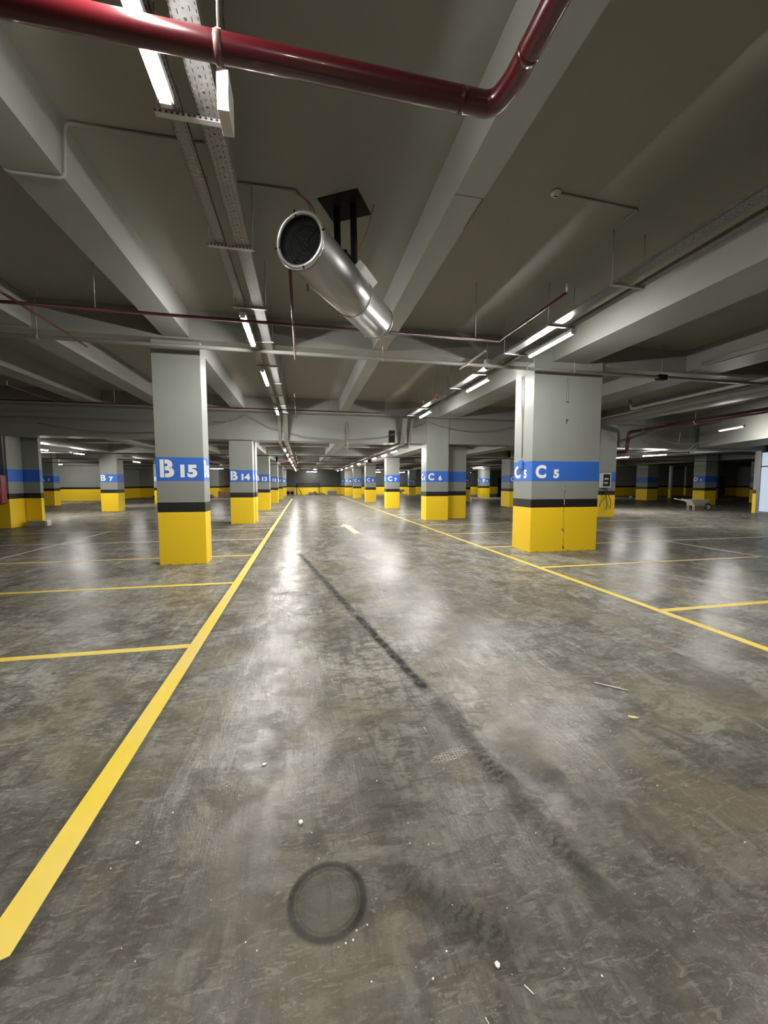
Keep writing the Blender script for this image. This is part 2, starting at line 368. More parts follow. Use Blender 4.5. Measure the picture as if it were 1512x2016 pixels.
def bobj(name, m, *args, parent=None, loc=None, bev=0.0, rotz=0.0, label=None):
    bm = B(); box(bm, *args, bev); return obj(name, bm, m, parent, loc, rotz, label)
def tobj(name, m, pts, r, n=10, parent=None, loc=None, label=None):
    bm = B(); tube(bm, pts, r, n); return obj(name, bm, m, parent, loc, 0.0, label)
def thing(name, loc, label, cat, group=None, rotz=0.0):
    o = bpy.data.objects.new(name, None); C.objects.link(o); o.location = loc; o.rotation_euler.z = rotz
    o.empty_display_size = 0.1
    return tag(o, label, cat, group)
def tag(o, label, cat, group=None):
    o['label'] = label; o['category'] = cat
    if group: o['group'] = group
    return o
def struct(o): o['kind'] = 'structure'; return o
def clone(root, loc, label, group=None, rotz=None):
    r = root.copy(); C.objects.link(r); r.location = loc
    if rotz is not None: r.rotation_euler.z = rotz
    r['label'] = label
    if group: r['group'] = group
    for ch in list(root.children):
        c = ch.copy(); C.objects.link(c); c.parent = r
        for g in list(ch.children):
            d = g.copy(); C.objects.link(d); d.parent = c
    return r

# ------------------------------------------------------------------ structure
ZS, ZB = 4.65, 4.17          # near slab, near beam soffits
ZS2, ZB2 = 3.78, 3.14        # lower slab beyond the expansion joint
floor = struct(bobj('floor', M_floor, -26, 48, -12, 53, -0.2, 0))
ceil = bobj('ceiling', M_ceil, -26, 48, -12, 16.0, ZS, ZS + 0.25); struct(ceil)
bobj('lower_slab', M_ceil, -26, 48, 16.0, 53, ZS2, ZS2 + 0.25, parent=ceil)
for x0, x1 in ((-17.4, -16.6), (-10.5, -9.9), (-7.05, -6.55), (-4.92, -4.42), (-2.40, -1.97), (1.40, 1.68), (5.36, 6.22), (8.95, 9.85), (13.0, 13.9), (17.0, 17.6), (21.0, 21.9), (29.0, 29.9)):
    bobj('beam', M_beam, x0, x1, -12, 15.5, ZB, ZS + 0.01, parent=ceil)
    w = 0.08 if x0 == 1.40 else 0
    bobj('beam', M_beam, x0 - w, x1 + w, 16.2, 53, ZB2, ZS2 + 0.01, parent=ceil)
for y0, y1 in ((-7.4, -6.9), (0.2, 0.65), (7.86, 8.28), (15.0, 15.42)):
    bobj('cross_beam', M_beam, -26, 48, y0, y1, ZB - 0.03, ZS + 0.01, parent=ceil)
bobj('deep_joint_beam', M_beam, -26, 48, 15.42, 16.2, ZB2, ZS + 0.01, parent=ceil)
for y0 in (19.6, 23.25, 27.2, 31.0, 34.9, 38.7, 42.6, 46.4):
    k = 0.18 if y0 in (19.6, 27.2, 34.9, 42.6) else 0
    bobj('cross_beam', M_beam, -26, 48, y0, y0 + 0.4, ZB2 + 0.01 + k, ZS2 + 0.01, parent=ceil)
for y, z0 in ((3.56, ZB), (7.2, ZB)):
    bm = B(); box(bm, 1.40, 1.68, y - 0.003, y + 0.003, z0 - 0.0015, z0); box(bm, 1.672, 1.682, y, y + 0.45, z0 - 0.002, z0 + 0.02)
    obj('formwork_seam', bm, M_crack, ceil)
# ramp fascia, low and skewed, near the glazed entrance on the right
bm = B()
prism = [(17.9, 14.9), (15.3, 8.2), (17.2, 7.5), (19.9, 14.4)]
lo = [bm.verts.new((x, y, 3.16)) for x, y in prism]; hi = [bm.verts.new((x, y, ZS)) for x, y in prism]
bm.faces.new(lo); bm.faces.new(hi)
for i in range(4): bm.faces.new([lo[i], lo[(i + 1) % 4], hi[(i + 1) % 4], hi[i]])
obj('ramp_fascia', bm, M_beam, ceil)

def wall(name, *a): return struct(bobj(name, M_wall, *a))
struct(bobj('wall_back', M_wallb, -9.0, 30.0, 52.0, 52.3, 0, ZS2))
wall('wall_back_left', -17.2, -9.0, 46.0, 46.3, 0, ZS2)
wall('wall_back_far_left', -26, -17.2, 38.5, 38.8, 0, ZS2)
wall('wall_joint_left', -17.2, -16.9, 38.8, 46.0, 0, ZS2)
wall('wall_joint_middle', -9.3, -9.0, 46.3, 52.0, 0, ZS2)
wall('wall_back_right', 30.0, 48, 40.0, 40.3, 0, ZS2)
wall('wall_joint_right', 30.0, 30.3, 40.3, 52.0, 0, ZS2)
wall('wall_left', -26.3, -26, -12, 38.5, 0, ZS)
wall('wall_right', 48, 48.3, -12, 40.3, 0, ZS)
wall('wall_front', -26, 48, -12.3, -12, 0, ZS)
# dark slot at the foot of the left back wall
bobj('trim_1', M_black, -15.6, -10.0, 45.9, 46.0, 0.0, 0.22)['kind'] = 'structure'
bobj('trim_2', M_kerb, 33.5, 47, 34.6, 35.0, 0.0, 0.16)['kind'] = 'structure'
# dark door far right
d = struct(bobj('door_1', M_door, 45.0, 46.3, 35.2, 35.3, 0, 2.25))
bobj('door_handle', M_zinc, 45.15, 45.2, 35.15, 35.2, 0.95, 1.1, parent=d)
wall('wall_door', 41.0, 48, 35.3, 35.5, 0, ZS2)

# glazed entrance at the right edge
win = struct(bobj('window_1', M_pane, 22.74, 22.78, 11.3, 15.62, 0.10, 3.06))
bobj('window_frame', M_frame, 22.68, 22.86, 15.62, 15.74, 0, 3.14, parent=win)
bobj('window_frame', M_black, 22.69, 22.85, 11.3, 15.62, 2.34, 2.39, parent=win)
bobj('window_frame', M_black, 22.68, 22.86, 11.3, 15.62, 3.06, 3.14, parent=win)
bobj('window_frame', M_frame, 22.68, 22.86, 11.3, 15.62, 0.0, 0.10, parent=win)
struct(bobj('wall_entrance', M_wall, 22.68, 22.9, 15.74, 15.9, 0, ZB2))
struct(bobj('wall_entrance_side', M_wall, 22.7, 22.95, 4.0, 11.3, 0, ZS))

# ------------------------------------------------------------------ lettering
GLY = {}
def glyph_mesh(s, h, bold=0.022, wx=1.0, cut=None):
    cu = bpy.data.curves.new('t', 'FONT'); cu.body = s; cu.size = 1.0; cu.offset = bold; cu.extrude = 0.0; cu.resolution_u = 6
    to = bpy.data.objects.new('t', cu); C.objects.link(to)
    dg = bpy.context.evaluated_depsgraph_get(); me = bpy.data.meshes.new_from_object(to.evaluated_get(dg))
    bpy.data.objects.remove(to); bpy.data.curves.remove(cu)
    bm = B(); bm.from_mesh(me); bpy.data.meshes.remove(me)
    xs = [v.co.x for v in bm.verts]; ys = [v.co.y for v in bm.verts]
    x0, y0, hh = min(xs), min(ys), max(ys) - min(ys); k = h / hh
    for v in bm.verts: v.co = Vector(((v.co.x - x0) * k * wx, (v.co.y - y0) * k, 0))
    if cut:
        W_ = max(v.co.x for v in bm.verts); a, c2 = cut[0] * W_, cut[1] * W_
        for q in (a, c2):
            bmesh.ops.bisect_plane(bm, geom=bm.verts[:] + bm.edges[:] + bm.faces[:], plane_co=(q, 0, 0), plane_no=(1, 0, 0))
        kill = [f for f in bm.faces if a < f.calc_center_median().x < c2]
        bmesh.ops.delete(bm, geom=kill, context='FACES')
    r = bmesh.ops.extrude_face_region(bm, geom=bm.faces[:])
    for e in r['geom']:
        if isinstance(e, bmesh.types.BMVert): e.co.z += 0.0015
    for f in bm.faces: f.smooth = False
    return bm
def letter_mesh(kind, s, h, wx=1.0):
    key = (kind, s, h, wx)
    if key not in GLY:
        cut = (0.285, 0.345) if s == 'B' else None
        bm = glyph_mesh(s, h, 0.045 if s.isalpha() else 0.055, wx, cut)
        bmesh.ops.recalc_face_normals(bm, faces=bm.faces)
        me = bpy.data.meshes.new('glyph'); bm.to_mesh(me); bm.free(); me.materials.append(M_white); GLY[key] = me
    return GLY[key]
def place_letter(parent, me, x, y, z, face, name):
    o = bpy.data.objects.new(name, me); C.objects.link(o); o.parent = parent
    o.location = (x, y, z)
    rz = {'front': 0, 'right': math.pi / 2, 'left': -math.pi / 2}[face]
    o.rotation_euler = (math.pi / 2, 0, rz)
    return o

def column(x0, x1, y0, y1, ztop, letter=None, num=None, label='', group=None, faces=('front',), scale=1.0, cx=None):
    o = bobj('column', M_col, 0, x1 - x0, 0, y1 - y0, 0, ztop, loc=(x0, y0, 0), bev=0.008)
    tag(o, label, 'column', group)
    hL, hN = (0.335, 0.24) if letter == 'B' else (0.29, 0.195); zb = 1.65
    for f in faces:
        if not letter: break
        w = (x1 - x0) if f == 'front' else (y1 - y0)
        mL = letter_mesh('L', letter, hL); mN = letter_mesh('N', num, hN, 1.15)
        wl = max(v.co.x for v in mL.vertices); wn = max(v.co.x for v in mN.vertices)
        if f == 'front':
            s0, s1 = cx if cx else (0.06, 0.06 + wl + 0.10)
            place_letter(o, mL, s0, -0.0005, zb, f, 'painted_letter'); place_letter(o, mN, s1, -0.0005, zb, f, 'painted_number')
        else:
            kl = min(1.0, 0.36 * w / wl); kn = min(0.8, (0.43 if len(num) > 1 else 0.26) * w / wn)
            s0 = 0.06 * w; s1 = (0.50 if len(num) > 1 else 0.58) * w
            for me, q, k, nm in ((mL, s0, kl, 'painted_letter'), (mN, s1, kn, 'painted_number')):
                g = place_letter(o, me, (x1 - x0) + 0.0005 if f == 'right' else -0.0005, q if f == 'right' else w - q, zb, f, nm); g.scale = (k, 1, 1)
    return o

GB, GC, GL, GR = 'columns along the left of the aisle', 'columns along the right of the aisle', 'columns in the left bays', 'columns in the right bays'
b15 = column(-2.65, -1.82, 7.98, 8.42, ZS, 'B', '15', 'large square grey column marked B 15 with yellow base, left of the aisle', GB, ('front', 'right'), cx=(0.07, 0.42))
column(-2.65, -1.82, 15.5, 15.98, ZS, 'B', '14', 'grey column marked B 14 behind the B 15 column, yellow foot', GB, ('front', 'right'), cx=(0.04, 0.42))
column(-2.65, -1.78, 16.03, 16.6, ZS2, 'B', '1', 'twin column close behind the B 14 column, past the joint', GB, ('right',))
for n, (num, y) in enumerate((('13', 23.1), ('12', 31.0), ('11', 38.6), ('10', 46.4))):
    column(-2.65, -1.82, y, y + 0.5, ZS2, 'B', num, 'grey column marked B %s with yellow base, in the row left of the aisle' % num, GB, ('front', 'right') if n < 3 else ('front',), cx=(0.04, 0.42))
c5 = column(4.93, 6.62, 7.79, 8.55, ZS, 'C', '5', 'widest grey column marked C 5, yellow base, cracked down the middle', GC, ('front', 'left'), cx=(0.09, 0.53))
column(4.95, 5.90, 15.35, 16.05, ZS, 'C', '6', 'grey column marked C 6 with yellow base, front half of the pair', GC, ('front', 'left'), cx=(0.08, 0.52))
column(5.93, 6.97, 16.0, 16.75, ZS, None, None, 'plain blue banded column joined to the right side of C 6', GC)
for n, (num, y) in enumerate((('7', 23.15), ('8', 31.0), ('9', 38.9), ('10', 46.6), ('11', 51.2))):
    column(4.95, 5.78, y, y + 0.6, ZS2, 'C', num, 'grey column marked C %s with yellow base, in the row right of the aisle' % num, GC, ('front', 'left') if n < 3 else ('front',), cx=(0.10, 0.50))
column(-10.65, -9.80, 15.68, 16.42, ZS, None, None, 'unmarked column at the left edge with a silver conduit and red cabinet', GL)
column(-10.65, -9.30, 16.46, 16.62, ZS, None, None, 'wider unmarked twin column behind the left edge column', GL)
column(-10.66, -9.82, 23.8, 24.6, ZS2, 'B', '7', 'grey column marked B 7 in front of the left back wall', GL, ('front',), cx=(0.04, 0.44))
column(-17.35, -16.5, 30.6, 31.3, ZS2, 'A', '7', 'grey column marked A 7 beyond the left edge column', GL, ('front',), cx=(0.04, 0.50))
column(-10.66, -9.82, 31.6, 32.3, ZS2, 'B', '8', 'grey column marked B 8 half hidden by the B 15 column', GL, ('front',), cx=(0.04, 0.44))
column(13.0, 13.85, 15.25, 15.95, ZS, None, None, 'column right of C 5 carrying the white electrical panel', GR)
column(13.0, 13.85, 23.0, 24.1, ZS2, 'C', '15', 'grey column marked C 15, seen just left of C 5', GR, ('front',), cx=(0.06, 0.44))
column(13.0, 13.85, 30.9, 31.6, ZS2, 'C', '14', 'thin slice of column marked C 14 beside C 6', GR, ('front',), cx=(0.06, 0.44))
column(13.0, 13.85, 47.2, 47.9, ZS2, 'C', '12', 'distant column marked C 12 between C 7 and C 6', GR, ('front',), cx=(0.06, 0.44))
column(18.45, 19.35, 38.3, 39.3, ZS2, 'D', '6', 'distant dim column marked D 6 between C 6 and C 15', GR, ('front', 'left'), cx=(0.10, 0.52))
column(21.7, 22.6, 38.4, 39.2, ZS2, None, None, 'distant dim column right of D 6', GR)
column(27.4, 28.4, 22.2, 23.05, ZS2, 'D', '4', 'dim grey column marked D 4 behind the wheelbarrow', GR, ('left',))
column(29.8, 30.9, 29.2, 30.4, ZS2, None, None, 'dim unmarked column left of the white drain pipe', GR)
column(37.2, 38.1, 29.6, 30.4, ZS2, 'C', '3', 'faint column marked C 3 in the dark right bay', GR, ('front',), cx=(0.10, 0.52))
column(34.2, 35.0, 23.2, 24.2, ZS2, None, None, 'dim unmarked column beside the glazed entrance', GR)

# ------------------------------------------------------------------ painted lines (parts of the floor)
def rect(name, m, x0, x1, y0, y1, z=0.002):
    return bobj(name, m, x0, x1, y0, y1, 0.0, z, parent=floor)
def quad(name, m, pts, z=0.002, label=None):
    bm = B(); lo = [bm.verts.new((x, y, 0)) for x, y in pts]; hi = [bm.verts.new((x, y, z)) for x, y in pts]
    bm.faces.new(lo[::-1]); bm.faces.new(hi)
    for i in range(len(pts)): bm.faces.new([lo[i], lo[(i + 1) % len(pts)], hi[(i + 1) % len(pts)], hi[i]])
    return obj(name, bm, m, floor, label=label)
quad('aisle_line', M_yline, [(-1.08, 1.36), (-0.965, 1.40), (-0.965, 40), (-1.08, 40)], label='yellow line along the left of the aisle')
quad('aisle_line', M_yline, [(4.17, 1.2), (4.27, 1.2), (4.30, 45), (4.20, 45)], label='yellow line along the right of the aisle')
for i, y in enumerate((3.93, 6.34, 8.73, 11.22, 13.8, 18.6, 21.2, 26.0)):
    m = M_yline if i < 3 else M_pline
    quad('bay_line', m, [(-1.075, y - 0.045), (-6.1, y + 0.02), (-6.1, y + 0.10), (-1.075, y + 0.045)])
for i, y in enumerate((3.88, 6.36, 8.66, 11.2, 13.7, 18.5, 21.0)):
    m = M_yline if i < 4 else M_pline
    quad('bay_line', m, [(4.26, y - 0.045), (9.4, y - 0.035), (9.4, y + 0.045), (4.26, y + 0.045)])
quad('stall_back_line', M_wline, [(-6.15, 6.0), (-6.07, 6.0), (-6.0, 14.0), (-6.08, 14.0)])
quad('stall_back_line', M_wline, [(9.4, 4.0), (9.48, 4.0), (9.48, 14.0), (9.4, 14.0)])
for y in (8.7, 11.2, 13.7):
    quad('bay_line', M_wline, [(9.48, y - .04), (14.2, y - .03), (14.2, y + .05), (9.48, y + .04)])
    quad('bay_line', M_wline, [(-6.15, y + .1), (-10.5, y + .15), (-10.5, y + .22), (-6.15, y + .18)])
quad('arrow_mark', M_arrow, [(1.50, 14.75), (1.26, 13.72), (1.43, 13.80), (1.52, 11.85), (1.74, 11.85), (1.62, 13.80), (1.80, 13.72)], label='cream arrow pointing down the aisle')

# ------------------------------------------------------------------ LED battens
def make_batten(name='linear_light', label=''):
    t = thing(name, (0, 0, 0), label, 'light fixture')
    bm = B(); box(bm, -0.045, 0.045, -0.62, 0.62, 0.0, 0.05, 0.006); obj('housing', bm, M_box, t)
    bm = B()
    prof = [(-0.030, 0.0), (-0.029, -0.014), (-0.017, -0.025), (0.017, -0.025), (0.029, -0.014), (0.030, 0.0)]
    ra = [bm.verts.new((x, -0.585, z)) for x, z in prof]; rb = [bm.verts.new((x, 0.585, z)) for x, z in prof]
    for i in range(len(prof)):
        bm.faces.new([ra[i], ra[(i + 1) % 6], rb[(i + 1) % 6], rb[i]])
    bm.faces.new(ra); bm.faces.new(rb[::-1])
    obj('diffuser', bm, M_led, t, label='glowing white diffuser')
    for s in (-1, 1):
        bm = B(); y0, y1 = sorted((s * 0.586, s * 0.62)); box(bm, -0.033, 0.033, y0, y1, -0.029, 0.001, 0.004); obj('end_cap', bm, M_box, t)
    return t
bat = None; RODM = {}
def batten(x, y, z, label, group, rotz=0.0):
    global bat
    if z > 3.75 and x < 0: x, y, z = x * 1.045, y * 1.045, z + 0.10
    elif z > 3.75: x, y, z = x * 1.04, y * 1.04, z + 0.09
    if bat is None:
        bat = make_batten('linear_light', label); bat.location = (x, y, z); bat.rotation_euler.z = rotz
        bat['group'] = group; return bat
    o = clone(bat, (x, y, z), label, group, rotz)
    if z < 3.75:
        top = (ZS if y < 15.4 else ZS2) - z; k = round(top, 3)
        if k not in RODM:
            bm = B(); tube(bm, [(0, 0, 0.045), (0, 0, top)], 0.005, 6); me = bpy.data.meshes.new('hanger_rod'); bm.to_mesh(me); bm.free(); me.materials.append(M_rod); RODM[k] = me
        for yy in (-0.45, 0.45):
            c = bpy.data.objects.new('hanger_rod', RODM[k]); C.objects.link(c); c.parent = o; c.location = (0, yy, 0)
    return o
GLL, GLR, GLF = 'lights along the left cable tray', 'lights along the right cable tray', 'lights in the side bays'
for i, (y, l) in enumerate(((2.12, 'lit batten crossed by the thick red pipe at the top left'), (6.32, 'lit batten on the left tray beside the fan'),
                            (9.0, 'second lit batten above the aisle after the fan, left tray'), (12.95, 'last lit batten before the tray drops at the deep beam, left'))):
    batten(-0.755, y, 3.80, l, GLL)
batten(-0.755, -2.2, 3.80, 'added batten on the left tray, unseen behind the viewer', GLL); batten(-0.755, -6.6, 3.80, 'far added batten on the left tray, unseen behind the viewer', GLL)  # both unseen, continuing the row, added to light the near floor
batten(4.06, 1.35, 3.83, 'lit batten on the right tray just outside the right edge', GLR); batten(4.06, -3.0, 3.83, 'added batten on the right tray, unseen behind the viewer', GLR)  # the one behind the viewer is unseen, added for light from behind
for y, l in ((6.0, 'large lit batten above the left face of C 5'), (8.75, 'lit batten just beyond C 5 on the right tray'), (12.75, 'lit batten near the top of C 6')):
    batten(4.06, y, 3.83, l, GLR)
ORD = 'first second third fourth fifth sixth seventh eighth ninth tenth eleventh twelfth'.split()
for i, y in enumerate((17.0, 20.0, 23.4, 27.0, 31.0, 35.5, 40.5, 45.5)):
    batten(-0.70, y, 2.92, ORD[i] + ' lit batten beyond the deep beam, left tray', 'distant lights along the left tray')
for i, y in enumerate((17.2, 19.4, 22.2, 25.2, 28.6, 32.4, 36.6, 41.0, 45.5)):
    batten(4.05, y, 2.94, ORD[i] + ' lit batten beyond the deep beam, right tray', 'distant lights along the right tray')
for x, y, z, r, l in ((-10.95, 19.4, 2.97, 0, 'lit batten peeping out beside the left edge column'), (-10.6, 21.6, 2.97, 0, 'lit batten between the left edge column and B 7'),
                      (-11.0, 29.6, 2.97, 0, 'lit batten between B 7 and B 15'), (-18.9, 35.2, 3.0, math.pi / 2, 'lit batten in front of the far left wall beside A 7'),
                      (-8.4, 42.2, 2.97, math.pi / 2, 'lit batten seen between B 15 and B 14'), (1.15, 49.8, 2.92, math.pi / 2, 'lit batten on the centre of the back wall'),
                      (9.2, 49.5, 2.92, math.pi / 2, 'lit batten by the back wall just right of C 8'), (12.4, 49.5, 2.92, math.pi / 2, 'lit batten by the back wall just left of the C 12 column'),
                      (21.6, 49.5, 2.92, math.pi / 2, 'lower lit batten beyond C 6 by the back wall'), (17.6, 37.4, 3.0, math.pi / 2, 'upper lit batten beyond C 6 above D 6'),
                      (17.0, 18.6, 2.93, 0.2, 'first lit batten right of the electrical panel column'), (17.6, 16.9, 2.95, 0.2, 'second lit batten right of the electrical panel column'),
                      (15.35, 11.6, 3.52, -0.35, 'lit batten under the ramp fascia at the right'), (16.6, 9.4, 3.62, -0.35, 'lit batten at the right edge of the picture'),
                      (28.6, 36.2, 2.97, 0, 'added batten in the far right bay, unseen behind C 5')):  # last one is unseen, added to brighten the right back wall
    batten(x, y, z, l, GLF, r)

# ------------------------------------------------------------------ cable trays
def tray(bm, x, w, y0, y1, z, h=0.04, t=0.003):
    box(bm, x - w / 2, x + w / 2, y0, y1, z, z + t)
    box(bm, x - w / 2, x - w / 2 + t, y0, y1, z, z + h); box(bm, x + w / 2 - t, x + w / 2, y0, y1, z, z + h)
def tray_run(xc, w, m, label, zn, zf, yend, cat='cable tray'):
    o = None
    bm = B(); tray(bm, 0, w, -8, 14.75, 0); o = obj('cable_tray', bm, m, None, (xc, 0, zn)); tag(o, label, cat)
    dz = zf - zn
    bm = B()
    a = Vector((0, 14.75, 0)); b = Vector((0, 15.3, dz + 0.12))
    for s0, s1 in ((-w / 2, w / 2),):
        q = [bm.verts.new((s, *p)) for p in ((14.75, 0), (15.28, dz), (15.31, dz), (14.78, 0)) for s in (s0, s1)]
        for i in range(4): bm.faces.new([q[2 * i], q[2 * i + 1], q[(2 * i + 3) % 8], q[(2 * i + 2) % 8]])
        bm.faces.new([q[0], q[2], q[4], q[6]]); bm.faces.new([q[1], q[7], q[5], q[3]])
    obj('drop_section', bm, M_zinc, o)
    bm = B(); tray(bm, 0, w, 15.28, yend, dz); obj('lower_section', bm, M_zinc, o)
    return o
tray_run(-0.569, 0.155, M_trayw, 'wide perforated galvanised cable tray running beside the left lights', 4.00, 3.03, 48)
tray_run(-0.788, 0.105, M_trayn, 'narrow perforated cable tray directly above the left lights', 4.00, 3.03, 48)
tray_run(3.91, 0.175, M_trayw, 'perforated cable tray left of the right hand lights', 4.01, 3.05, 48)
tray_run(4.20, 0.095, M_trayn, 'narrow cable tray above the right hand lights', 4.01, 3.05, 48)
# hangers
def make_hanger(w, ztop, label):
    t = thing('tray_hanger', (0, 0, 0), label, 'hanger')
    bm = B(); box(bm, -w / 2, w / 2, -0.02, 0.02, -0.012, 0.010, 0.002); obj('crossbar', bm, M_bar, t)
    for s in (-1, 1):
        bm = B(); tube(bm, [(s * (w / 2 - 0.015), 0, -0.02), (s * (w / 2 - 0.015), 0, ztop)], 0.0045, 6); obj('threaded_rod', bm, M_rod, t)
    return t
hl = make_hanger(0.46, ZS - 3.988, 'slotted hanger bar under the left trays nearest the white box'); hl.location = (-0.684, 3.02, 3.988)
hl['group'] = 'hanger bars of the left trays'
for y, l in ((4.30, 'slotted hanger bar left of the fan inlet'), (5.68, 'slotted hanger bar at the near end of the second left batten'), (6.95, 'slotted hanger bar at the far end of the second left batten'),
             (8.38, 'slotted hanger bar at the near end of the third left batten'), (9.75, 'slotted hanger bar at the far end of the third left batten'), (11.1, 'slotted hanger bar between the third and fourth left battens'),
             (12.3, 'slotted hanger bar at the near end of the fourth left batten'), (13.7, 'slotted hanger bar where the left trays drop')):
    clone(hl, (-0.684, y * 1.045, 3.988), l, 'hanger bars of the left trays')
hr = make_hanger(0.48, ZS - 3.998, 'slotted hanger bar of the right trays nearest the viewer'); hr.location = (4.02, 4.37, 3.998)
hr['group'] = 'hanger bars of the right trays'
for y, l in ((5.45, 'slotted hanger bar at the near end of the big right batten'), (6.75, 'slotted hanger bar at the far end of the big right batten'), (8.1, 'slotted hanger bar beside the small dome camera'),
             (9.45, 'slotted hanger bar beyond C 5'), (10.8, 'slotted hanger bar by the coiled red loop'), (12.1, 'slotted hanger bar at the near end of the C 6 batten'), (13.5, 'slotted hanger bar at the far end of the C 6 batten')):
    clone(hr, (4.02, y * 1.04, 3.998), l, 'hanger bars of the right trays')
hd = make_hanger(0.46, ZS2 - 3.02, 'first hanger bar beyond the deep beam on the left tray'); hd.location = (-0.684, 16.5, 3.015)
hd['group'] = 'distant tray hangers'
for x in (-0.684, 4.02):
    for i, y in enumerate((18.2, 20.3, 22.4, 24.6, 26.7, 28.9, 32.3, 36.0, 40.2)):
        clone(hd, (x, y, 3.015 if x < 0 else 3.035), ORD[i + (x < 0)] + ' hanger bar beyond the deep beam on the %s tray' % ('left' if x < 0 else 'right'), 'distant tray hangers')
# rods for side bay lights
# ------------------------------------------------------------------ emergency light box on the left tray
t = thing('emergency_light', (-0.435, 2.78, 3.80), 'white box shaped emergency light hanging beside the left tray', 'emergency light')
bobj('body', M_box, -0.035, 0.035, -0.09, 0.10, 0.0, 0.235, parent=t, bev=0.004)
bobj('lens', M_exit, -0.031, 0.031, -0.094, -0.088, 0.02, 0.135, parent=t, label='bright white lens')
tobj('hanging_wire', M_rod, [(0.0, 0, 0.23), (0.0, 0, 0.85)], 0.003, 6, t)
# ------------------------------------------------------------------ big red pipe
t = thing('sprinkler_main', (0, 2.15, 3.62), 'thick glossy red sprinkler pipe crossing the top and turning at an elbow', 'pipe')
tobj('pipe_run', M_red, bend([(-9.0, -0.02, 0.02), (1.06, 0.0, 0), (1.10, -0.14, 0), (1.10, -9.0, 0.0)], 0.16, 10), 0.057, 24, t)
for a, b in (((0.86, 0, 0), (0.89, 0, 0)), ((1.10, -0.27, 0), (1.10, -0.30, 0))):
    bm = B(); tube(bm, [a, b], 0.0583, 24); obj('elbow_weld', bm, M_red, t)
t = thing('pipe_clamp', (-0.36, 2.15, 3.62), 'pinkish clamp and rod holding the thick red pipe', 'clamp')
bm = B(); lathe(bm, [(-0.016, 0.058), (-0.016, 0.063), (0.016, 0.063), (0.016, 0.058)], 28, 'Y', True)
for v in bm.verts: v.co = Vector((v.co.y, v.co.x, v.co.z))
obj('band', bm, simple('clamp_paint', (0.20, 0.09, 0.08), 0.4, 0, 0.15, 8), t)
bobj('lug', M_rod, -0.014, 0.014, -0.010, 0.010, 0.06, 0.085, parent=t)
tobj('threaded_rod', M_rod, [(0, 0, 0.075), (0, 0, ZS - 3.62)], 0.006, 8, t)
# ------------------------------------------------------------------ thin red sprinkler lines
def redline(name, y, z, xa, xb, branches, label, r=0.021):
    t = thing(name, (0, y, z), label, 'pipe')
    tobj('main_run', M_redd, [(xa, 0, 0), (xb, 0, 0)], r, 10, t)
    for bx, y0, y1 in branches:
        tobj('branch', M_redd, [(bx, y0 - y, 0.0), (bx, y1 - y, 0.0)], r * 0.8, 8, t)
        tobj('sprinkler_head', M_rod, [(bx, y0 - y, 0.0), (bx, y0 - y, 0.10)], 0.012, 8, t)
    for x in [q for q in (-8, -5.2, -2.6, 0.9, 2.7, 7.5, 11.0) if xa < q < xb]:
        tobj('hanger_rod', M_rod, [(x, 0, 0.0), (x, 0, (ZS if z > 3.5 else ZS2) - z)], 0.004, 6, t)
    return t
redline('sprinkler_line', 5.92, 3.80, -24, 3.12, ((-3.45, 4.6, 7.52), (-0.094, 4.43, 7.52), (3.10, 4.28, 5.94)), 'thin dark red pipe crossing below the fan with short branches')
redline('sprinkler_line', 12.67, 3.80, -24, 3.42, ((-6.64, 10.8, 12.7), (-0.17, 10.8, 13.95), (3.41, 10.9, 12.69)), 'thin dark red pipe crossing just before the deep beam')
tobj('sprinkler_branch', M_rod, [(3.10, 6.4, 3.80), (3.08, 7.45, 3.79)], 0.018, 8)
tag(bpy.data.objects['sprinkler_branch'], 'short grey pipe stub with an open end left of C 5', 'pipe')
for y, l in ((19.3, 'first'), (24.0, 'second'), (28.3, 'third'), (33.5, 'fourth'), (41.0, 'fifth')):
    redline('sprinkler_line', y, 2.83, -24, 26, ((-0.28, y - 1.2, y + 1.1), (3.3, y - 1.2, y + 1.1)), l + ' thin dark pipe crossing under the lower ceiling beyond the deep beam', 0.02)
# ------------------------------------------------------------------ grey conduit in front of the columns
t = thing('drain_pipe', (0, 7.6, 3.93), 'long grey pipe crossing in front of the tops of B 15 and C 5', 'pipe')
tobj('pipe_run', M_condt, [(-14, 0, 0), (13, 0, 0)], 0.035, 14, t)
for x in (-4.2, 1.55, 4.62, 5.75, 8.0):
    bm = B(); tube(bm, [(x, 0, 0.03), (x, 0, ZS - 3.93)], 0.005, 6); tube(bm, [(x - 0.02, 0, 0), (x + 0.02, 0, 0)], 0.040, 14)
    obj('hanger', bm, M_rod, t)
bobj('coupling_box', M_black, 7.88, 8.10, -0.06, 0.06, -0.06, 0.05, parent=t, label='dark coupling box')
# ------------------------------------------------------------------ jet fan
A_ = Vector((0.018, 3.77, 3.72)); Bv = Vector((1.045, 5.56, 3.80)); L = (Bv - A_).length
mid = (A_ + Bv) / 2
fan = thing('jet_fan', mid, 'silver cylindrical jet fan hanging from the ceiling above the aisle', 'fan')
q = (Bv - A_).to_track_quat('Y', 'Z'); fan.rotation_euler = q.to_euler()
h = L / 2; r = 0.238
bm = B(); lathe(bm, [(-h, r - 0.004), (-h, r), (h, r), (h, r - 0.004), (-h, r - 0.004)], 64); obj('casing', bm, M_alu, fan)
bm = B()
prof = [(-h - 0.012 + 0.022 * math.cos(a), r - 0.012 + 0.022 * math.sin(a)) for a in [2 * math.pi * k / 12 for k in range(12)]]
lathe(bm, prof, 64, 'Y', True); obj('inlet_ring', bm, M_ring, fan)
bm = B(); prof = [(h + 0.004 + 0.014 * math.cos(a), r - 0.008 + 0.014 * math.sin(a)) for a in [2 * math.pi * k / 10 for k in range(10)]]
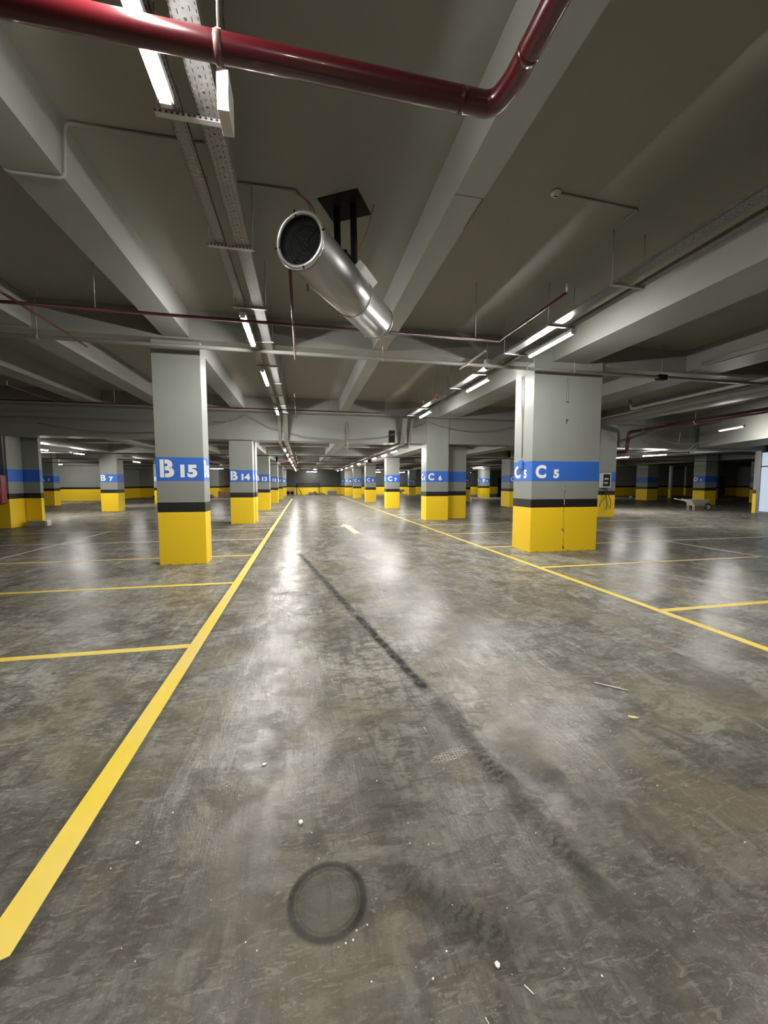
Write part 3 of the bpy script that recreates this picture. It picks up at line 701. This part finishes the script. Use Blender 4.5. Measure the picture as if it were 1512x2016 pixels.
lathe(bm, prof, 64, 'Y', True); obj('outlet_ring', bm, M_ring, fan)
bm = B(); lathe(bm, [(-h - 0.004, r - 0.018), (-h + 0.03, r - 0.03), (-h + 0.10, r - 0.05), (-h + 0.10, 0.001)], 48)
obj('silencer', bm, M_dark, fan, label='black inside of the inlet')
bm = B(); lathe(bm, [(h - 0.02, r - 0.006), (h - 0.10, r - 0.02), (h - 0.10, 0.001)], 48); obj('outlet_grille', bm, M_dark, fan)
bm = B()
for rr, yy in ((0.165, 0.075), (0.135, 0.075), (0.105, 0.075), (0.075, 0.075), (0.045, 0.075)):
    lathe(bm, [(-h + yy + 0.004 * math.cos(a), rr + 0.004 * math.sin(a)) for a in [2 * math.pi * k / 6 for k in range(6)]], 48, 'Y', True)
for k in range(4):
    a = math.pi / 4 + k * math.pi / 2
    tube(bm, [(0, -h + 0.08, 0), (0.185 * math.cos(a), -h + 0.08, 0.185 * math.sin(a))], 0.004, 6)
obj('guard_grille', bm, M_black, fan)
for k in range(4):
    a = 0.15 + k * math.pi / 2
    bm = B(); tube(bm, [(math.cos(a) * (r - 0.055), -h - 0.015, math.sin(a) * (r - 0.055)), (math.cos(a) * (r + 0.014), -h - 0.03, math.sin(a) * (r + 0.014))], 0.009, 8)
    obj('clip', bm, M_black, fan)
for yy in (h * 0.16, h * 0.98):
    bm = B(); lathe(bm, [(yy - 0.006, r), (yy - 0.006, r + 0.006), (yy + 0.006, r + 0.006), (yy + 0.006, r)], 64, 'Y', True)
    for a in (-1.05, -2.3, 0.3):
        ca, sa = math.cos(a), math.sin(a)
        tube(bm, [(ca * (r + 0.012), yy - 0.022, sa * (r + 0.012)), (ca * (r + 0.012), yy + 0.022, sa * (r + 0.012))], 0.008, 8)
    obj('joint_band', bm, M_rod, fan)
bm = B(); tube(bm, [(r * math.cos(-0.75) * 1.004, -h * 0.97, r * math.sin(-0.75) * 1.004), (r * math.cos(-0.75) * 1.004, h * 0.97, r * math.sin(-0.75) * 1.004)], 0.002, 6)
obj('seam', bm, M_zinc, fan)
bm = B(); box(bm, -0.05, 0.05, -0.22, 0.20, -0.02, 0.07, 0.004)
o = obj('terminal_box', bm, M_lbl, fan); o.location = (0.185, 0.12, 0.165); o.rotation_euler.y = math.radians(48)
bm = B(); box(bm, -0.13, 0.13, -0.30, -0.26, 0.20, 0.27); box(bm, -0.13, 0.13, 0.26, 0.30, 0.20, 0.27)
box(bm, -0.13, -0.10, -0.30, 0.30, 0.22, 0.26); box(bm, 0.10, 0.13, -0.30, 0.30, 0.22, 0.26); obj('saddle', bm, M_black, fan)
top = ZS - mid.z
for sx_ in (-0.10, 0.10):
    bobj('hanger_post', M_black, sx_ - 0.028, sx_ + 0.028, -0.03, 0.03, 0.235, top - 0.01, parent=fan)
bm = B(); box(bm, -0.235, 0.235, -0.205, 0.205, -0.012, 0.0, 0.001)
o = obj('ceiling_plate', bm, M_black, fan); o.location = (0, 0, top); o.rotation_euler = (-q.to_euler().x, 0, 0)
tobj('red_tag', M_cop, [(-0.22, -0.45, -0.02), (-0.25, -0.46, -0.10), (-0.25, -0.46, -0.17)], 0.014, 8, fan)
# fan wiring
t = thing('fan_wiring', (0, 0, 0), 'white conduit and copper coloured cables from the left tray to the fan', 'cable')
tobj('conduit', M_condd, bend([(-0.62, 4.5, ZS - 0.012), (-0.02, 4.49, ZS - 0.012)], 0.05), 0.012, 8, t)
for k in (0, 0.035):
    tobj('cable', M_cop, bend([(-0.02, 4.49 + k, ZS - 0.012), (0.12 + k, 4.52, ZS - 0.10), (0.20 + k, 4.60, 4.25), (0.28 + k, 4.65, 3.98)], 0.2), 0.006, 6, t)
tobj('cable', M_cop, bend([(0.83, 4.55, ZS), (0.78, 4.62, 4.45), (0.64, 4.72, 4.15), (0.60, 4.70, 3.95)], 0.15), 0.006, 6, t)
# ------------------------------------------------------------------ conduits on the ceiling
o = tobj('ceiling_conduit', M_condd, bend([(-0.83, 4.07, ZS - 0.014), (-1.95, 4.08, ZS - 0.014), (-1.955, 4.05, ZB - 0.014), (-2.42, 4.06, ZB - 0.014), (-2.42, 4.06, ZS - 0.014), (-4.3, 4.07, ZS - 0.014)], 0.07), 0.013, 8)
tag(o, 'white conduit bent around the left ceiling beam', 'conduit')
t = thing('smoke_detector', (2.70, 3.96, ZS), 'round white smoke detector on the ceiling right of the centre beam', 'detector')
bm = B(); lathe(bm, [(0.0, 0.001), (0.0, 0.052), (-0.018, 0.055), (-0.022, 0.050), (-0.024, 0.040), (-0.045, 0.032), (-0.048, 0.001)], 28, 'Z'); obj('body', bm, M_box, t)
bm = B(); box(bm, -0.022, 0.022, -0.006, 0.006, -0.050, -0.046); obj('vent_slot', bm, M_black, t)
o = tobj('detector_conduit', M_condd, bend([(2.76, 3.96, ZS - 0.012), (3.78, 4.01, ZS - 0.012), (3.76, 4.2, ZS - 0.012)], 0.03), 0.012, 8); tag(o, 'thin conduit from the smoke detector to the right tray', 'conduit')
# dome camera
t = thing('dome_camera', (3.80, 7.75, 3.98), 'small white dome camera hanging beside the right tray left of C 5', 'camera')
bobj('bracket', M_box, -0.05, 0.05, -0.05, 0.05, 0.0, 0.12, parent=t, bev=0.008)
bm = B(); lathe(bm, [(0.0, 0.001), (0.0, 0.055), (-0.03, 0.055), (-0.05, 0.045), (-0.07, 0.02), (-0.075, 0.001)], 24, 'Z'); obj('dome', bm, M_black, t)
tobj('support_rod', M_rod, [(0, 0, 0.11), (0, 0, ZS - 3.98)], 0.008, 8, t)
# coiled red loop
bm = B(); lathe(bm, [(0.012 * math.cos(a), 0.075 + 0.012 * math.sin(a)) for a in [2 * math.pi * k / 8 for k in range(8)]], 24, 'Y', True)
tube(bm, [(0, 0, 0.075), (0, 0, ZS - 3.93)], 0.003, 6)
o = obj('coiled_cable', bm, M_cop, None, (3.72, 10.6, 3.93)); tag(o, 'small red coil hung on the right tray', 'cable')
# cables down C5
t = thing('column_cables', (4.93, 8.2, 0), 'pair of cables running down the left face of C 5 to a blue box', 'cable')
for k, yy in enumerate((-0.02, 0.05)):
    tobj('cable', M_cab, [(-0.008, yy + 0.02, 3.95), (-0.010, yy, 3.3), (-0.008, yy * 0.3, 2.9), (-0.008, 0, 2.1)], 0.006, 6, t)
bobj('junction_box', M_blup, -0.04, 0.0, -0.06, 0.10, 1.86, 2.06, parent=t, bev=0.01, label='junction box painted blue')
# crack on C5
bm = B(); random.seed(3); pts = []; z = 0.0
P = []
while z < 1.55:
    P.append((0.83 + random.uniform(-0.008, 0.008) + 0.01 * math.sin(z * 5), z)); z += 0.05
for i in range(len(P) - 1):
    w = 0.003 + 0.004 * random.random()
    (xa, za), (xb, zb_) = P[i], P[i + 1]
    f = [bm.verts.new((xa - w, -0.0012, za)), bm.verts.new((xa + w, -0.0012, za)), bm.verts.new((xb + w * 0.6, -0.0012, zb_)), bm.verts.new((xb - w * 0.6, -0.0012, zb_))]
    bm.faces.new(f)
for (xx, zz, s) in ((0.80, 0.50, 0.025), (0.83, 0.10, 0.03), (0.84, 0.07, 0.02), (0.82, 0.46, 0.018)):
    n = 9; vs = [bm.verts.new((xx + s * math.cos(2 * math.pi * k / n) * random.uniform(.6, 1), -0.0015, zz + s * math.sin(2 * math.pi * k / n) * random.uniform(.6, 1))) for k in range(n)]
    bm.faces.new(vs)
obj('crack', bm, M_crack, c5)
bm = B(); box(bm, 0.822, 0.836, -0.002, 0.001, 1.06, 1.18); box(bm, 0.80, 0.86, -0.002, 0.001, 1.43, 1.437); obj('crack_filler', bm, M_patch, c5)
bm = B(); box(bm, 0.79, 0.86, -0.004, 0.001, 3.315, 3.335); box(bm, 0.81, 0.83, -0.004, 0.001, 2.86, 2.95); box(bm, 0.80, 0.86, -0.004, 0.001, 2.93, 2.95); box(bm, 0.792, 0.796, -0.002, 0.001, 3.33, 3.85); box(bm, 0.845, 0.849, -0.002, 0.001, 3.33, 3.85)
obj('embedded_ties', bm, M_cabb, c5)
# left edge column: silver conduit and hose cabinet
t = thing('wall_conduit', (-9.82, 15.66, 0), 'silver vertical conduit on the left edge column', 'conduit')
tobj('pipe_run', M_zinc, bend([(-0.10, -0.05, 4.1), (-0.05, -0.05, 3.9), (-0.045, -0.03, 1.55)], 0.06), 0.022, 10, t)
t = thing('hose_cabinet', (-10.17, 15.45, 0.86), 'red fire hose cabinet cut off by the left edge of the picture', 'cabinet')
bobj('body', M_hose, -0.33, 0.33, -0.10, 0.22, 0.0, 0.95, parent=t, bev=0.01)
bobj('door', M_hose, -0.31, 0.31, -0.12, -0.10, 0.02, 0.93, parent=t, bev=0.004)
bobj('hinge_strip', M_hose, 0.33, 0.345, -0.06, 0.18, 0.04, 0.91, parent=t, bev=0.004)
# kerb block
t = thing('kerb_block', (-9.40, 16.28, 0), 'low grey kerb block with a white end beside the left edge column', 'kerb')
bobj('block', M_kerbl, -0.24, 0.30, -0.12, 0.10, 0, 0.19, parent=t, bev=0.015)
bobj('white_end', M_box, 0.30, 0.42, -0.13, 0.11, 0, 0.20, parent=t, bev=0.03, label='white end cap')
# cables over the deep beam
def cable(label, pts, r=0.012, m=None):
    o = tobj('hanging_cable', m or M_cab, pts, r, 6); tag(o, label, 'cable', 'loose cables along the deep beam'); return o
def cat2(*segs):
    out = []
    for s in segs: out += s if not out else s[1:]
    return out
cable('loose cable sagging across the deep beam between B 14 and C 6', cat2(sag((-3.1, 15.28, 3.78), (-2.0, 15.28, 4.05), 0.12), [Vector(p) for p in ((-2.0, 15.28, 4.05), (-1.2, 15.28, 3.62))], [Vector(p) for p in ((-1.2, 15.28, 3.62), (0.1, 15.28, 3.30), (1.6, 15.28, 3.20), (3.2, 15.28, 3.36))], [Vector((3.2, 15.28, 3.36)), Vector((4.0, 15.28, 3.60)), Vector((4.9, 15.25, 3.98))]))
cable('loose cable sagging from C 6 towards C 5', cat2(sag((5.0, 15.25, 3.98), (8.9, 15.28, 3.95), 0.30), sag((8.9, 15.28, 3.95), (13.0, 15.2, 3.7), 0.15)))
cable('loose cable sagging across the deep beam left of B 15', sag((-8.6, 15.3, 3.55), (-2.7, 15.3, 3.75), 0.35))
cable('loose cable looping under the red pipe on the right', sag((15.2, 14.8, 3.62), (17.3, 13.2, 3.55), 0.38), 0.014)
cable('second cable looping under the red pipe on the right', sag((15.6, 13.8, 3.66), (16.4, 14.6, 3.25), 0.12), 0.012, M_condt)
# vertical stub on the deep beam
o = tobj('beam_drop_conduit', M_condd, [(1.72, 15.38, 3.9), (1.74, 15.38, 2.7)], 0.03, 8); tag(o, 'short vertical conduit on the centre of the deep beam', 'conduit')
# hood plate beside right drop
o = bobj('beam_bracket', M_black, 3.42, 3.62, 15.30, 15.40, 3.16, 3.62); tag(o, 'dark bracket plate left of the right tray drop on the deep beam', 'bracket')
# ------------------------------------------------------------------ right side services
t = thing('hydrant_main', (14.2, 0, 3.78), 'thick red pipe at the right that drops at a corner', 'pipe')
tobj('pipe_run', M_red, bend([(0, 4.0, 0), (0, 15.0, 0), (0, 15.08, -0.87), (0, 18.8, -0.87)], 0.14), 0.07, 16, t)
for y in (6, 9, 12, 14.2):
    bm = B(); tube(bm, [(0, y, 0.06), (0, y, ZS - 3.78)], 0.006, 6); tube(bm, [(0, y - .02, 0), (0, y + .02, 0)], 0.075, 16)
    obj('hanger', bm, M_rod, t)
bm = B()
for k in range(3): tube(bm, sag((-0.3 - .05 * k, 15.1, -0.42 + 0.03 * k), (0.02, 13.2 + .2 * k, 0.10), 0.05), 0.014, 6)
tube(bm, [(0.02, 13.2, 0.10), (0.03, 9.5, 0.095)], 0.025, 8)
o = obj('tied_cables', bm, M_cabb, t, label='black cables tied to the pipe')
t = thing('sloping_tray', (0, 15.25, 0), 'galvanised tray sloping down the deep beam at the right', 'cable tray')
for dx in (0.0, 0.30):
    bm = B(); tube(bm, [(18.75 + dx, -0.03, 4.05), (17.6 + dx, -0.03, 2.95)], 0.05, 4); obj('rail', bm, M_zinc, t)
bm = B(); tube(bm, [(17.75, -0.03, 2.93), (14.6, 1.0, 2.95)], 0.06, 4); obj('lower_rail', bm, M_zinc, t)
for x, z in ((18.7, 4.0), (17.8, 2.95), (16.2, 2.95)): tobj('hanger_rod', M_rod, [(x, 0.0 if x > 17 else 0.5, z), (x, 0.0 if x > 17 else 0.5, ZS if x > 17 else ZB2)], 0.006, 6, t)
o = tobj('service_pipe', M_condt, bend([(11.15, 3.0, 4.08), (11.15, 11.7, 4.08), (11.15, 11.8, 4.4)], 0.08), 0.05, 12); tag(o, 'pale grey pipe along the ceiling at the upper right ending in an upward bend', 'pipe')
o = tobj('service_pipe', M_condt, [(11.5, 7.6, 4.06), (11.5, 14.0, 4.06)], 0.035, 12); tag(o, 'thinner grey pipe beside the pale pipe at the upper right', 'pipe')
o = tobj('beam_conduit', M_condt, [(8.88, 3.5, 4.22), (8.88, 7.4, 4.22)], 0.05, 12); tag(o, 'pale pipe fixed along the ceiling beam right of C 5', 'pipe')
o = bobj('entry_kerb', M_kerb, 33.6, 37.2, 26.9, 27.4, 0, 0.18); tag(o, 'low pale kerb in the dark right bay', 'kerb')
t = thing('vertical_drain', (35.8, 32.4, 0), 'thin vertical white drain pipe with a yellow painted foot in the right bay', 'pipe')
tobj('upper_pipe', M_box, [(0, 0, 1.0), (0, 0, 3.7)], 0.17, 12, t); tobj('yellow_foot', M_yline, [(0, 0, 0), (0, 0, 1.0)], 0.172, 12, t)
# electrical panel
t = thing('electrical_panel', (13.26, 15.25, 1.33), 'white electrical panel with a dark window on the column right of C 5', 'panel')
bobj('enclosure', M_box, -0.26, 0.24, -0.14, 0.0, 0.0, 0.66, parent=t, bev=0.01)
w = bobj('window', M_glassd, -0.17, 0.17, -0.15, -0.139, 0.06, 0.60, parent=t, label='dark transparent window')
for k, zz in enumerate((0.18, 0.36)):
    bobj('breaker', M_box, -0.13, 0.05 + 0.03 * k, -0.156, -0.149, zz, zz + 0.07, parent=w)
for k, (a, b) in enumerate((((-0.05, 0.02), (0.10, -1.0)), ((0.02, 0.02), (-0.25, -0.85)), ((0.08, 0.02), (0.30, -0.95)))):
    tobj('loose_cable', M_cabb, bend([(a[0], -0.06, 0.02), (a[0] + 0.02, -0.16, -0.35), (b[0], -0.12, -0.65), (b[0], -0.05, b[1])], 0.25), 0.014, 6, t)
# wheelbarrow
t = thing('wheelbarrow', (21.5, 17.9, 0), 'cement stained wheelbarrow with its handles to the left in front of D 4', 'wheelbarrow', rotz=-0.25)
bm = B()
lo = [(-0.20, -0.20), (0.30, -0.16), (0.30, 0.16), (-0.20, 0.20)]; hi = [(-0.42, -0.33), (0.58, -0.27), (0.58, 0.27), (-0.42, 0.33)]
a = [bm.verts.new((x, y, 0.27)) for x, y in lo]; b_ = [bm.verts.new((x, y, 0.62)) for x, y in hi]
bm.faces.new(a)
for i in range(4): bm.faces.new([a[i], a[(i + 1) % 4], b_[(i + 1) % 4], b_[i]])
bmesh.ops.solidify(bm, geom=bm.faces[:], thickness=0.012)
obj('tray', bm, M_wb, t)
for s in (-1, 1):
    tobj('handle', M_wb, [(0.72, s * 0.05, 0.20), (0.30, s * 0.16, 0.32), (-0.35, s * 0.24, 0.50), (-0.95, s * 0.29, 0.66)], 0.018, 8, t)
    tobj('leg', M_wb, [(-0.16, s * 0.21, 0.42), (-0.20, s * 0.22, 0.01), (-0.27, s * 0.22, 0.01), (-0.26, s * 0.22, 0.47)], 0.015, 8, t)
bm = B(); lathe(bm, [(-0.035, 0.12), (-0.045, 0.17), (0.0, 0.20), (0.045, 0.17), (0.035, 0.12)], 24, 'Y', True)
for v in bm.verts: v.co += Vector((0.72, 0, 0.20))
wh = obj('wheel', bm, M_rubr, t)
bm = B(); tube(bm, [(0.72, -0.06, 0.20), (0.72, 0.06, 0.20)], 0.03, 10); tube(bm, [(0.72, -0.01, 0.20), (0.72, 0.01, 0.20)], 0.125, 20); obj('hub', bm, M_wb, wh)
# ------------------------------------------------------------------ things by the back wall
t = thing('goal_frame', (0.65, 51.5, 0), 'black tubular frame like a small goal standing by the back wall', 'frame')
tobj('front_frame', M_black, bend([(-1.35, 0, 0), (-1.45, 0, 1.42), (1.45, 0, 1.42), (1.45, 0, 0)], 0.08), 0.045, 8, t)
tobj('brace', M_black, [(-1.40, 0, 1.35), (-0.75, 0.35, 0.03)], 0.035, 8, t)
def crate(label, x, y, w, dd, hh, m, cat='box'):
    o = bobj('crate', m, -w / 2, w / 2, -dd / 2, dd / 2, 0, hh, loc=(x, y, 0), bev=0.02); return tag(o, label, cat)
t = thing('outdoor_unit', (-1.55, 51.2, 0), 'grey ventilation unit by the back wall at the foot of B 10', 'machine')
bobj('casing', M_kerb, -0.55, 0.55, -0.3, 0.3, 0, 0.55, parent=t, bev=0.02)
for s in (-0.25, 0.25):
    bm = B(); lathe(bm, [(-0.31, 0.001), (-0.31, 0.2), (-0.30, 0.2)], 20); o = obj('fan_opening', bm, M_black, t); o.location = (s, 0, 0.28)
crate('pale grey box on the floor by the back wall left of C 11', 3.75, 51.2, 1.15, 0.6, 0.5, M_kerb)
def pile(label, x, y, w, dd, hh, m, seed, name='rubble_pile', cat='rubble'):
    random.seed(seed); bm = B()
    for k in range(16):
        cx, cy = random.uniform(-w / 2, w / 2) * .8, random.uniform(-dd / 2, dd / 2) * .8
        l = random.uniform(.2, .6) * min(1, w); a = random.uniform(0, math.pi); z0 = hh * random.uniform(0, .7) * (1 - abs(cx) / w)
        n0 = len(bm.verts)
        box(bm, -l / 2, l / 2, -.10, .10, 0, random.uniform(.05, .16))
        bm.verts.ensure_lookup_table()
        R3 = Matrix.Rotation(a, 3, 'Z') @ Matrix.Rotation(random.uniform(-.3, .3), 3, 'Y')
        for v in bm.verts[n0:]: 
            v.co = R3 @ v.co + Vector((cx, cy, z0)); v.co.z = max(0, v.co.z)
    o = obj(name, bm, m, None, (x, y, 0)); tag(o, label, cat); o['kind'] = 'stuff'; return o
pile('heap of flattened boards and dust sheets by the back wall inside the black frame', 1.5, 50.6, 2.8, 1.0, 0.45, M_rub, 4)
pile('dark heap of parts by the back wall between C 7 and C 6', 12.6, 50.5, 1.6, 1.0, 0.9, M_rub, 5)
pile('dark heap of building waste behind C 6, left of D 6', 16.9, 41.0, 1.8, 1.0, 0.5, M_rub, 6)
pile('heap of building waste right of D 6', 21.0, 41.4, 2.2, 1.0, 0.5, M_rub, 8)
crate('brown cardboard box on the floor seen between B 15 and B 14', -7.9, 43.0, 1.1, 0.7, 0.72, M_brown)
pile('dark scraps beside the brown cardboard box', -9.3, 42.8, 0.7, 0.5, 0.7, M_rub, 9)
o = bobj('leaning_board', M_black, 21.0, 21.5, 39.6, 39.7, 0.0, 2.1); tag(o, 'tall black board standing beyond D 6', 'board')

# ------------------------------------------------------------------ small litter on the floor
def chip(x, y, s, label, group=None, m=None, name='plaster_crumb', cat='crumb', asp=1.0, rot=0.0, hz=0.5):
    bm = B(); bmesh.ops.create_icosphere(bm, subdivisions=1, radius=1.0)
    for v in bm.verts:
        k = random.uniform(0.75, 1.15); v.co = Vector((v.co.x * s * k * asp, v.co.y * s * k, (v.co.z * hz + hz * 0.8) * s * k))
    o = obj(name, bm, m or M_crumb, None, (x, y, 0.0), rot); o.location.z = -min(v.co.z for v in o.data.vertices)
    return tag(o, label, cat, group)
random.seed(21)
chip(-0.23, 2.14, 0.012, 'white crumb on the floor by the left light reflection', asp=1.4, rot=0.7)
chip(-0.03, 1.72, 0.013, 'largest pale crumb on the floor above the round dark imprint')
chip(-0.72, 1.76, 0.008, 'white crumb halfway between the left yellow line and the round imprint')
chip(0.59, 1.05, 0.010, 'white crumb near the bottom of the floor right of the imprint')
chip(2.12, 2.10, 0.016, 'yellowish dry leaf scrap on the floor at the right', m=M_straw, name='leaf_scrap', cat='leaf', asp=2.4, rot=-0.5, hz=0.2)
def stick(x, y, l, ang, r, label, m):
    bm = B(); c_, s_ = math.cos(ang) * l / 2, math.sin(ang) * l / 2
    tube(bm, [(-c_, -s_, r), (0, 0, r * 1.1), (c_, s_, r)], r, 6); o = obj('splinter', bm, m, None, (x, y, 0)); return tag(o, label, 'splinter')
stick(2.27, 2.46, 0.22, -0.75, 0.006, 'long pale wood splinter on the floor at the right', M_wood)
stick(0.655, 0.975, 0.030, -1.0, 0.0022, 'short white stick at the bottom of the floor', M_crumb)
stick(0.50, 0.93, 0.03, -1.3, 0.0015, 'thin curved white scrap at the bottom edge of the floor', M_crumb)
spots = [(0.16, 1.24), (0.19, 1.25), (0.12, 1.21), (0.10, 1.205), (0.145, 1.215), (-0.40, 2.02), (-0.43, 2.0), (-0.36, 1.93), (-0.32, 1.95), (-0.40, 1.86), (-0.78, 1.66), (-0.55, 1.30),
         (0.42, 1.52), (0.50, 1.50), (0.53, 1.50), (0.44, 1.62), (0.62, 1.02), (0.45, 1.12), (0.34, 1.10), (0.37, 1.06), (0.70, 1.2), (0.82, 1.40), (-0.30, 1.0), (-0.20, 0.97), (-0.10, 0.95),
         (0.05, 1.60), (0.02, 1.66), (0.25, 1.33), (0.36, 1.9), (0.9, 2.6), (1.4, 2.4), (1.9, 2.5), (1.3, 1.0), (0.8, 1.0), (2.6, 3.4), (3.0, 3.9), (-0.5, 2.5), (0.05, 2.1), (0.2, 3.0), (-0.35, 1.45)]
for k in range(60): spots.append((random.uniform(-0.7, 2.2), random.uniform(0.85, 3.2)))
for x, y in spots:
    chip(x + random.uniform(-.01, .01), y, random.choice((0.0018, 0.0022, 0.003, 0.004)), 'tiny white plaster crumb scattered on the near floor', 'plaster crumbs on the floor')
